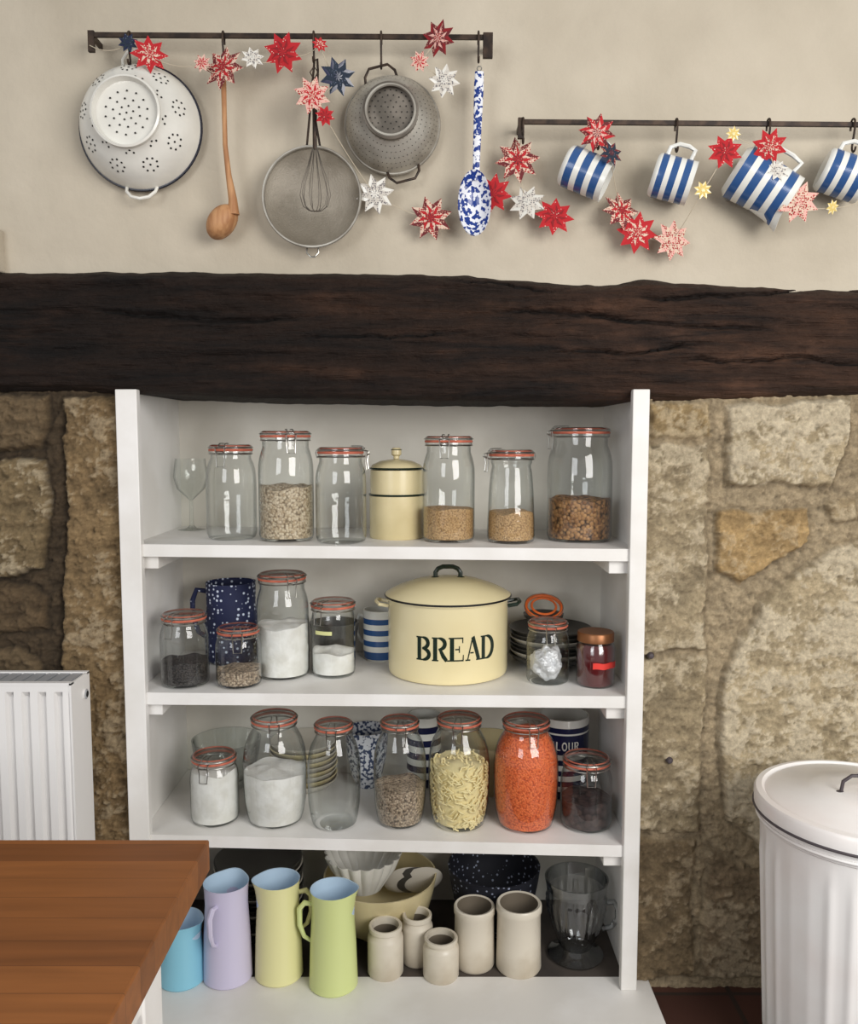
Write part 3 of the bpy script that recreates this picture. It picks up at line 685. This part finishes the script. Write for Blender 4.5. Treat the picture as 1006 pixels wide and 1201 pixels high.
# ---------------------------------------------------------------- rails
def rail(name,u0,v0,u1,v1,ends):
    Y=-.03; a=PY(u0,v0,Y); c=PY(u1,v1,Y); b=MB()
    d=(c-a); M=Matrix.Translation(a)@Matrix.Rotation(-math.atan2(d.z,d.x),4,'Y')
    b.box((0,-.003,-.005),(d.length,.003,.005),darkmetal,M)
    for e in ends:
        x=d.length*e
        b.box((x-.010,-.006,-.042),(x+.010,.002,.008),darkmetal,M) if e==1 else b.box((x-.003,-.004,-.034),(x+.010,.004,.008),darkmetal,M)
        b.box((x-.006 if e else x,-.002,-.006),(x+.006,.06,.006),darkmetal,M)
    return b.done(name,bevel=.0008)
rail('utensil_rail',105,41,572,44,[0,1]); rail('utensil_rail',609,143,1090,147,[0])
def hook(u,v,dl,Y=-.03,name='s_hook',r=.0022):
    p=PY(u,v,Y); b=MB(); R1=.009
    pts=[(0,R1,-.010)]+[(0,R1*math.cos(t),R1*math.sin(t)+.002) for t in np.linspace(0,pi,9)]+[(0,-R1,-.012),(0,-R1*.4,-dl*.6),(0,0,-dl+.010)]
    pts+= [(0,-.008+.008*math.cos(t),-dl+.008-.010*math.sin(t)) for t in np.linspace(.2,pi*.95,8)]
    b.tube(pts,r,darkmetal,7); return b.done(name,p)
for u,dl in ((152,.055),(262,.05),(368,.05),(447,.062),(561,.05)): hook(u,44,dl)
for u,dl in ((701,.05),(793,.055),(901,.055),(1000,.055)): hook(u,146,dl)
hook(613,145,.04)
MF=Matrix(((1,0,0,0),(0,0,-1,0),(0,1,0,0),(0,0,0,1))) # local z -> towards the room
def colander(u,v,wpx,m,rimm,depth,fr,holes,footm,Yr=.006):
    c=PY(u,v,Yr); R=wpx/2000*fwd(Yr,c.z); b=MB(); D=depth
    P=[(R,0),(R*.985,.006),(R*.95,D*.25),(R*.86,D*.52),(R*.72,D*.76),(R*.56,D*.92),(R*fr,D*.97)]
    ft=[(R*fr,D*.97),(R*fr*1.02,D+.010),(R*fr*.96,D+.012),(R*fr*.93,D+.002),(R*fr*.9,D*.97),(0,D*.985)]
    b.lathe(P,m,MF,72); b.lathe(ft,footm,MF,60); b.torus(R,.0034,0,rimm,MF,72)
    def disc(r,z,nr,nz_,a,s):
        C=Vector((r*math.cos(a),r*math.sin(a),z)); N=Vector((nr*math.cos(a),nr*math.sin(a),nz_)).normalized()
        t1=N.orthogonal().normalized(); t2=N.cross(t1)
        vs=[C+N*.0008+(t1*math.cos(q)+t2*math.sin(q))*s for q in [2*pi*k/8 for k in range(8)]]
        b.add(vs,[list(range(8))],black,MF)
    def surf(t):
        x=t*(len(P)-1); i=min(int(x),len(P)-2); f=x-i; r=P[i][0]*(1-f)+P[i+1][0]*f; z=P[i][1]*(1-f)+P[i+1][1]*f
        dr=P[i+1][0]-P[i][0]; dz=P[i+1][1]-P[i][1]; return r,z,dz,-dr
    if holes=='flower':
        for k in range(9):
            a0=2*pi*k/9+.2
            for j in range(9):
                if j==0: da,dt=0,0
                else: da,dt=.15*math.cos(j*pi/4),.085*math.sin(j*pi/4)
                r,z,nr,n2=surf(.60+dt); disc(r,z,nr,n2,a0+da,.0023)
            r,z,nr,n2=surf(.80)
            for q in (-.1,.1): disc(r,z,nr,n2,a0+pi/9+q,.0022)
            r,z,nr,n2=surf(.86); disc(r,z,nr,n2,a0+pi/9,.0022)
        for rr,n in ((.0,1),(.2,6),(.4,10),(.62,14)):
            for k in range(n): disc(R*fr*rr,D*.975+.0012,0,1,2*pi*k/n+rr,.0021)
    else:
        for t,n in ((.35,60),(.45,60),(.55,56),(.65,50),(.75,44),(.85,36)):
            r,z,nr,n2=surf(t)
            for k in range(n): disc(r,z,nr,n2,2*pi*k/n+t*3,.0010)
        for rr,n in ((.0,1),(.2,6),(.4,12),(.6,18),(.78,24)):
            for k in range(n): disc(R*fr*rr,D*.97+.0012,0,1,2*pi*k/n,.0014)
    return b,c,R
b,c,R=colander(165,150,142,enamelw,enameld,.085,.54,'flower',enamelw)
for s in (-1,1):
    b.tube([(-.032,s*R*.96,.002),(-.030,s*(R+.006),.01),(-.018,s*(R+.018),.016),(0,s*(R+.022),.018),(.018,s*(R+.018),.016),(.030,s*(R+.006),.01),(.032,s*R*.96,.002)],.0035,enamelw,8,M=MF)
b.done('enamel_colander',c)
b,c,R=colander(460,147,110,tinm,tinm,.075,.56,'fine',tindark)
b.torus(R*.5,.0035,.086,tinm,MF,48)
M2=MF@Matrix.Rotation(math.radians(14),4,'Z')
for s in (-1,1):
    b.tube([(-.034,s*R*.9,.002),(-.032,s*(R+.006),.006),(-.020,s*(R+.020),.008),(.020,s*(R+.020),.008),(.032,s*(R+.006),.006),(.034,s*R*.9,.002)],.0028,darkmetal,8,M=M2)
b.done('tin_colander',c)
def sieve():
    Y=-.015; c=PY(366,232,Y); R=57/1000*fwd(Y,c.z); b=MB()
    b.lathe([(R,-.006),(R*1.0,.008),(R*.975,.008),(R*.975,-.004)],tinm,MF,64); b.torus(R,.0028,.008,tinm,MF,64)
    b.lathe([(R*.97,.004),(R*.9,-.008),(R*.7,-.018),(R*.4,-.024),(0,-.026)],meshm,MF,64)
    top=PY(369,72,Y)-c
    b.tube([(-.010,0,R),(-.004,-.004,R+.05),(top.x-.002,-.004,top.z-.02),(top.x,-.004,top.z),(top.x+.006,-.004,top.z+.003),(top.x+.007,-.004,top.z-.02),(.010,-.004,R+.05),(.018,0,R)],.0024,darkmetal,7)
    b.tube([(-.012,0,-R),(-.012,-.003,-R-.012),(-.004,-.004,-R-.02),(.004,-.004,-R-.02),(.012,-.003,-R-.012),(.012,0,-R)],.0018,steel,7)
    b.done('wire_sieve',c)
sieve()
def whisk():
    Y=-.062; c=PY(370,248,Y); top=PY(369,80,Y)-c; nk=PY(369,172,Y)-c; b=MB(); s=fwd(Y,c.z)/1000
    W=18*s; Hn=nk.z
    for k in range(5):
        a=pi*k/5
        prof=[(.004,Hn),(W*.45,Hn*.72),(W*.85,Hn*.45),(W,Hn*.25),(W*.8,Hn*.08),(W*.4,Hn*.01),(0,0)]
        line=[(r,z) for r,z in prof]+[(-r,z) for r,z in prof[::-1][1:]]
        b.tube([(r*math.cos(a),r*math.sin(a)*.6,z) for r,z in line],.0008,tindark,5)
    b.tube([(0,0,Hn-.005),(0,0,top.z-.02)],[.0045,.004],darkmetal,8)
    b.tube([(0,.0,top.z-.022),(-.008,0,top.z-.008),(0,0,top.z+.004),(.008,0,top.z-.008),(0,0,top.z-.022)],.0014,darkmetal,6)
    b.done('balloon_whisk',c)
whisk()
def ladle():
    Y=-.030; p=[(262,90),(263,130),(264,170),(268,205),(273,234),(274,252)]
    pts=[PY(u,v,Y) for u,v in p]; c=pts[-1].copy(); b=MB()
    b.tube([q-c for q in pts],[.0055,.005,.005,.006,.009,.012],wood,10)
    cc=PY(261,261,-.012)-c
    R=.034
    M=Matrix.Translation(cc)@Matrix.Rotation(math.radians(38),4,'Y')@MF
    b.lathe([(R*.80,-.004),(R*.9,-.004),(R,.0),(R*.98,.010),(R*.88,.022),(R*.68,.031),(R*.4,.036),(0,.038)],wood,M,32,fn=lambda v:Vector((v.x*.82,v.y*1.18,v.z)))
    b.lathe([(R*.82,-.004),(R*.7,.012),(R*.4,.024),(0,.028)],wood,M,32,fn=lambda v:Vector((v.x*.82,v.y*1.18,v.z)))
    b.done('wooden_ladle',c)
ladle()
def enspoon():
    Y=-.030; c=PY(556,240,Y); top=PY(562,84,Y)-c; nk=PY(558,206,Y)-c; s=fwd(Y,c.z)/1000; b=MB()
    a,bh=19*s,36*s
    b.lathe([(0,.016),(.4,.013),(.7,.006),(.9,-.002),(1,-.008),(1.03,-.009),(1,-.011),(.7,.003),(.4,.010),(0,.013)],splat,Matrix.Identity(4),36,fn=lambda v:Vector((v.x*a,v.z,v.y*bh*(1.0 if v.y<0 else 1.05))))
    b.tube([nk-Vector((0,0,.01)),nk*.8+top*.2,nk*.5+top*.5,nk*.15+top*.85,top],[.0028,.003,.0034,.004,.0036],splat,12,flat=2.5)
    b.torus(.0045,.0012,0,steel,Matrix.Translation(top+Vector((0,0,.006)))@MF,16)
    b.done('splatter_spoon',c)
enspoon()
def mug(name,u,v,L_,Dm,ang,yaw,jug=False,Y=-.035):
    c=PY(u,v,Y); s=fwd(Y,c.z)/1000; R=Dm*s/2; H=L_*s; b=MB(); n=4 if jug else 3
    T=Matrix.Translation((0,0,-H/2))
    A=Matrix.Rotation(math.radians(yaw),4,'Z')@Matrix.Rotation(math.radians(90+ang),4,'Y')@T
    p=[(0,.002),(R*.86,0),(R*.93 if jug else R*.97,.004)]; ms=[cwhite,cwhite]
    e=[0]
    for k in range(n): e+= [e[-1]+(.5 if k==0 else 1.0)*.9, e[-1]+(.5 if k==0 else 1.0)*.9+1.15]
    e.append(e[-1]+.7); tt=[q/e[-1] for q in e]
    for k in range(1,len(tt)):
        t=tt[k]; rr=R*(1 if not jug else (1.06-.12*t)); p.append((rr,.004+(H-.006)*t)); ms.append(cwhite if k%2==1 else cblue)
    R1=p[-1][0]
    p+=[(R1*1.01,H),(R1-.004,H),(R1-.005,.008),(0,.008)]; ms+=[cwhite]*4
    def fn(v):
        if jug and v.z>H*.75 and v.x>0:
            a=math.atan2(v.y,v.x); k=math.exp(-(a/.4)**2)*(v.z/H-.75)/.25; return Vector((v.x*(1+.35*k),v.y*(1+.1*k),v.z+.008*k))
        return v
    b.lathe(p,ms,A,48,fn=fn)
    M=A@Matrix.Rotation(pi,4,'Z'); o=.026
    b.tube([(R*.97,0,H*.80),(R+o*.8,0,H*.84),(R+o,0,H*.66),(R+o,0,H*.42),(R+o*.6,0,H*.22),(R*.97,0,H*.2)],.0048,cwhite,8,M=M)
    return b.done(name,c)
mug('striped_mug',687,203,54,48,25,-12)
mug('striped_mug',788,210,46,50,17,-10)
mug('striped_jug',893,217,74,60,32,-10,jug=True)
mug('striped_mug',988,206,50,50,22,-10)
# ---------------------------------------------------------------- star garland
def stars():
    b=MB()
    S=[(175,64,22,'rp'),(237,74,11,'pk'),(262,80,27,'wr'),(296,68,14,'g'),(332,62,24,'r'),(396,90,22,'n'),(366,112,22,'pk'),(381,136,12,'r'),(375,52,10,'rp'),
    (514,45,21,'m'),(492,72,12,'pk'),(521,95,19,'g'),(150,50,12,'n'),(440,228,23,'g'),(505,256,26,'wr'),(578,227,23,'r'),(607,188,27,'wr'),(618,238,22,'g'),(650,254,24,'r'),
    (700,156,22,'m2'),(716,180,16,'n2'),(728,248,25,'wr'),(747,273,25,'rp'),(788,282,24,'wd'),(824,223,11,'y'),(850,178,21,'r'),(902,172,21,'rp'),(912,200,14,'g'),(936,237,25,'wd'),(976,243,9,'y'),(860,157,9,'y')]
    PAL={'rp':(reddot,red,whred),'pk':(pinkc,whred,reddot),'wr':(whred,maroon,red),'g':(greyc,enamelw,greyc),'r':(red,reddot,redd),'n':(navyc,navy,navyc),
    'm':(maroon,redd,pinkc),'m2':(reddot,maroon,pinkc),'n2':(navyc,maroon,navyc),'wd':(whred,pinkc,whred),'y':(yelc,cream,yelc)}
    cs=[]
    for (u,v,r,k) in S:
        Y=-.085 if u>680 else -.05
        if u<240 or 350<u<400 or 420<u<450: Y=-.07
        if u in (175,150): Y=-.055
        if u in (440,578,650,618,747,788,728,505,607): Y=-.015
        if u in (366,381): Y=-.088
        c=PY(u,v,Y); rr=r*fwd(Y,c.z)/1000; A,B_,C_=PAL[k]; cs.append(c)
        M=Matrix.Translation(c)@Matrix.Rotation(random.uniform(-.4,.4),4,'Z')@Matrix.Rotation(random.uniform(-.3,.3),4,'X')@MF@Matrix.Rotation(random.uniform(0,.7),4,'Z')
        def st(r0,z0,m1,m2,back):
            vs=[(0,0,z0+r0*.10)];fs=[];ms=[]
            for q in range(8):
                a=2*pi*q/8; vs.append((r0*math.cos(a),r0*math.sin(a),z0)); a+=pi/8; vs.append((r0*.60*math.cos(a),r0*.60*math.sin(a),z0+r0*.03))
            for q in range(16): fs.append([0,1+q,1+(q+1)%16]); ms.append(m1 if q%2 else m2)
            if back:
                vs.append((0,0,z0-.003))
                for q in range(16): fs.append([17,1+(q+1)%16,1+q]); ms.append(m1)
            b.add(vs,fs,ms,M)
        st(rr,0,A,B_,True); st(rr*.62,rr*.06,C_,A,False); st(rr*.28,rr*.12,B_,C_,False)
    def run(seq,sag=.012):
        for p,q in zip(seq[:-1],seq[1:]):
            p=Vector(p)+Vector((0,.004,0)); q=Vector(q)+Vector((0,.004,0))
            b.tube([p.lerp(q,t)-Vector((0,0,sag*4*t*(1-t))) for t in np.linspace(0,1,9)],.0008,string,5)
    idx={(s[0],s[1]):i for i,s in enumerate(S)}
    g=lambda *ks:[cs[idx[k]] for k in ks]
    start=PY(104,52,-.04)
    run([start]+g((150,50),(175,64),(237,74),(262,80),(296,68),(332,62),(375,52),(396,90),(366,112),(381,136)))
    run(g((381,136),(440,228),(505,256)),.006); run(g((505,256),(578,227),(607,188),(618,238),(650,254)),.008)
    run(g((514,45),(492,72),(521,95)),.0)
    run([PY(613,150,-.04)]+g((607,188),),0)
    run(g((700,156),(716,180),(728,248),(747,273),(788,282),(824,223),(850,178),(860,157),(902,172),(912,200),(936,237),(976,243)),.006)
    run([cs[idx[(976,243)]],PY(1010,235,-.05),PY(1050,200,-.04)],.004)
    b.done('star_garland',sharp=10)
stars()
b=MB(); p=PY(-2,295,.02); b.box((p.x-.05,-.004,p.z-.045),(p.x+.010,.034,p.z+.045),plaster); b.done('wall_socket',bevel=.003)
# ---------------------------------------------------------------- radiator
def radiator():
    b=MB(); x0,x1=-1.75,-.733; zt,zb=.768,.13; yf,yb=-.142,-.047
    pts=[];x=x1-.018; per=.0335
    pts.append((x1-.003,yf+.006)); pts.append((x1-.010,yf))
    while x>x0:
        for dx,dy in ((0,0),(.0035,.012),(.009,.014),(.0145,.012),(.018,0)): pts.append((x-dx,yf+dy))
        x-=per
    pts.append((x0,yf))
    vs=[];fs=[]
    for (px,py) in pts: vs+=[(px,py,zb+.03),(px,py,zt-.03),(px,yf+.001,zt-.018),(px,yf+.001,zt)]
    for k in range(len(pts)-1):
        for j in range(3): a=4*k+j; c=4*(k+1)+j; fs.append([a,a+1,c+1,c])
    b.add(vs,fs,ivory)
    b.box((x0,yf+.014,zb),(x1-.004,yf+.022,zt-.002),ivory); b.box((x0,yb-.006,zb),(x1-.004,yb,zt),ivory)
    b.box((x1-.004,yf,zb),(x1,yb,zt),ivory)
    b.box((x0,yf,zt-.004),(x1,yf+.014,zt+.001),ivory); b.box((x0,yb-.012,zt-.004),(x1,yb,zt+.001),ivory)
    x=x1-.01
    while x>x0: b.box((x-.020,yf+.014,zt-.006),(x,yb-.012,zt-.001),grille); x-=.026
    M=Matrix.Translation((x1,yb-.028,zt-.042))@Matrix.Rotation(pi/2,4,'Y')
    b.lathe([(.011,0),(.011,.004),(.007,.006),(.005,.003),(0,.003)],[ivory,grille,black,black],M,20)
    for xx in (x0+.1,x1-.2): b.box((xx,yb,zt-.2),(xx+.03,-.026,zt-.12),ivory)
    for xx in (x0+.05,x1-.05): b.tube([(xx,-.09,zb),(xx,-.09,.002)],.008,steel,10)
    b.done('radiator')
radiator()
# ---------------------------------------------------------------- kitchen table
T=empty('kitchen_table')
b=MB(); b.box((-1.7,-2.3,.708),(-.285,-.784,.75),tablem); b.done('table_top',bevel=.0025,parent=T)
b=MB(); b.box((-1.6,-2.2,.60),(-.335,-.86,.7075),white); b.done('apron',parent=T,bevel=.002)
for k,(x,y) in enumerate(((-.33,-.85),(-1.62,-.85),(-.33,-2.22),(-1.62,-2.22))):
    b=MB(); sx=-1 if x>-1 else 1; sy=-1 if y>-1.5 else 1
    b.box((min(x,x+sx*.065),min(y,y+sy*.065),.002),(max(x,x+sx*.065),max(y,y+sy*.065),.7075),white); b.done('leg_%d'%(k+1),parent=T,bevel=.003)
# ---------------------------------------------------------------- bin
def binf():
    zt=.572; Yc=-.255; X=XA(1012,Yc,zt); R=.197; b=MB()
    def rib(v):
        a=math.atan2(v.y,v.x)
        if .06<v.z<.49:
            k=.5+.5*math.cos(a*30); k=k**2*(1 if math.cos(a*6)>-.3 else .25); e=max(0,min(1,(v.z-.06)/.03,(.49-v.z)/.03)); f=1+.020*k*e; return Vector((v.x*f,v.y*f,v.z))
        return v
    prof=[(0,.004),(R*.80,.002),(R*.82,.0),(R*.835,.04)]+[(R*(.835+.10*t),.06+.43*t) for t in np.linspace(0,1,14)]+[(R*.945,.515),(R*.96,.518),(R*.96,.53),(R*.95,.545),(0,.545)]
    b.lathe(prof,binw,seg=272,fn=rib)
    b.torus(R*.965,.004,.525,binw,seg=80)
    b.lathe([(R*.98,zt-.030),(R*1.0,zt-.031),(R*1.005,zt-.004),(R*.985,zt+.002),(R*.93,zt+.004),(R*.90,zt-.002),(R*.86,zt+.003),(R*.5,zt+.012),(R*.47,zt+.017),(R*.2,zt+.021),(0,zt+.022)],binw,seg=96)
    b.torus(R*1.003,.0028,zt-.029,rust,seg=96)
    b.tube([(-.05,-.012,zt+.016),(-.047,-.014,zt+.040),(-.032,-.016,zt+.052),(.032,-.016,zt+.052),(.047,-.014,zt+.040),(.05,-.012,zt+.016)],.0035,rust,8)
    for s in (-1,1): b.ell((s*.05,-.012,zt+.016),(.012,.010,.005),rust)
    b.done('lidded_bin',(X,Yc,.002))
binf()
# ---------------------------------------------------------------- light, world, camera
def area(name,loc,tgt,sx,sy,e,col):
    l=bpy.data.lights.new(name,'AREA'); l.shape='RECTANGLE'; l.size=sx; l.size_y=sy; l.energy=e; l.color=col
    o=bpy.data.objects.new(name,l); bpy.context.scene.collection.objects.link(o); o.location=loc
    o.rotation_euler=(Vector(tgt)-Vector(loc)).to_track_quat('-Z','Y').to_euler()
area('window_light',(1.6,-2.5,1.8),(.1,0,.85),1.5,1.5,74,(1,.975,.94))
area('window_light_side',(-1.5,-3.1,1.8),(.3,0,.9),1.2,1.4,32,(.95,.975,1))
w=bpy.data.worlds.new('room_ambient'); w.use_nodes=True; bpy.context.scene.world=w
w.node_tree.nodes['Background'].inputs[0].default_value=(.97,.96,.95,1); w.node_tree.nodes['Background'].inputs[1].default_value=.40
cd=bpy.data.cameras.new('camera'); cd.sensor_fit='AUTO'; cd.sensor_width=36; cd.lens=F/1201*36
co=bpy.data.objects.new('camera',cd); bpy.context.scene.collection.objects.link(co); co.location=CAM
co.rotation_euler=(pi/2-PT,0,0); bpy.context.scene.camera=co
bpy.context.scene.view_settings.view_transform='Standard'
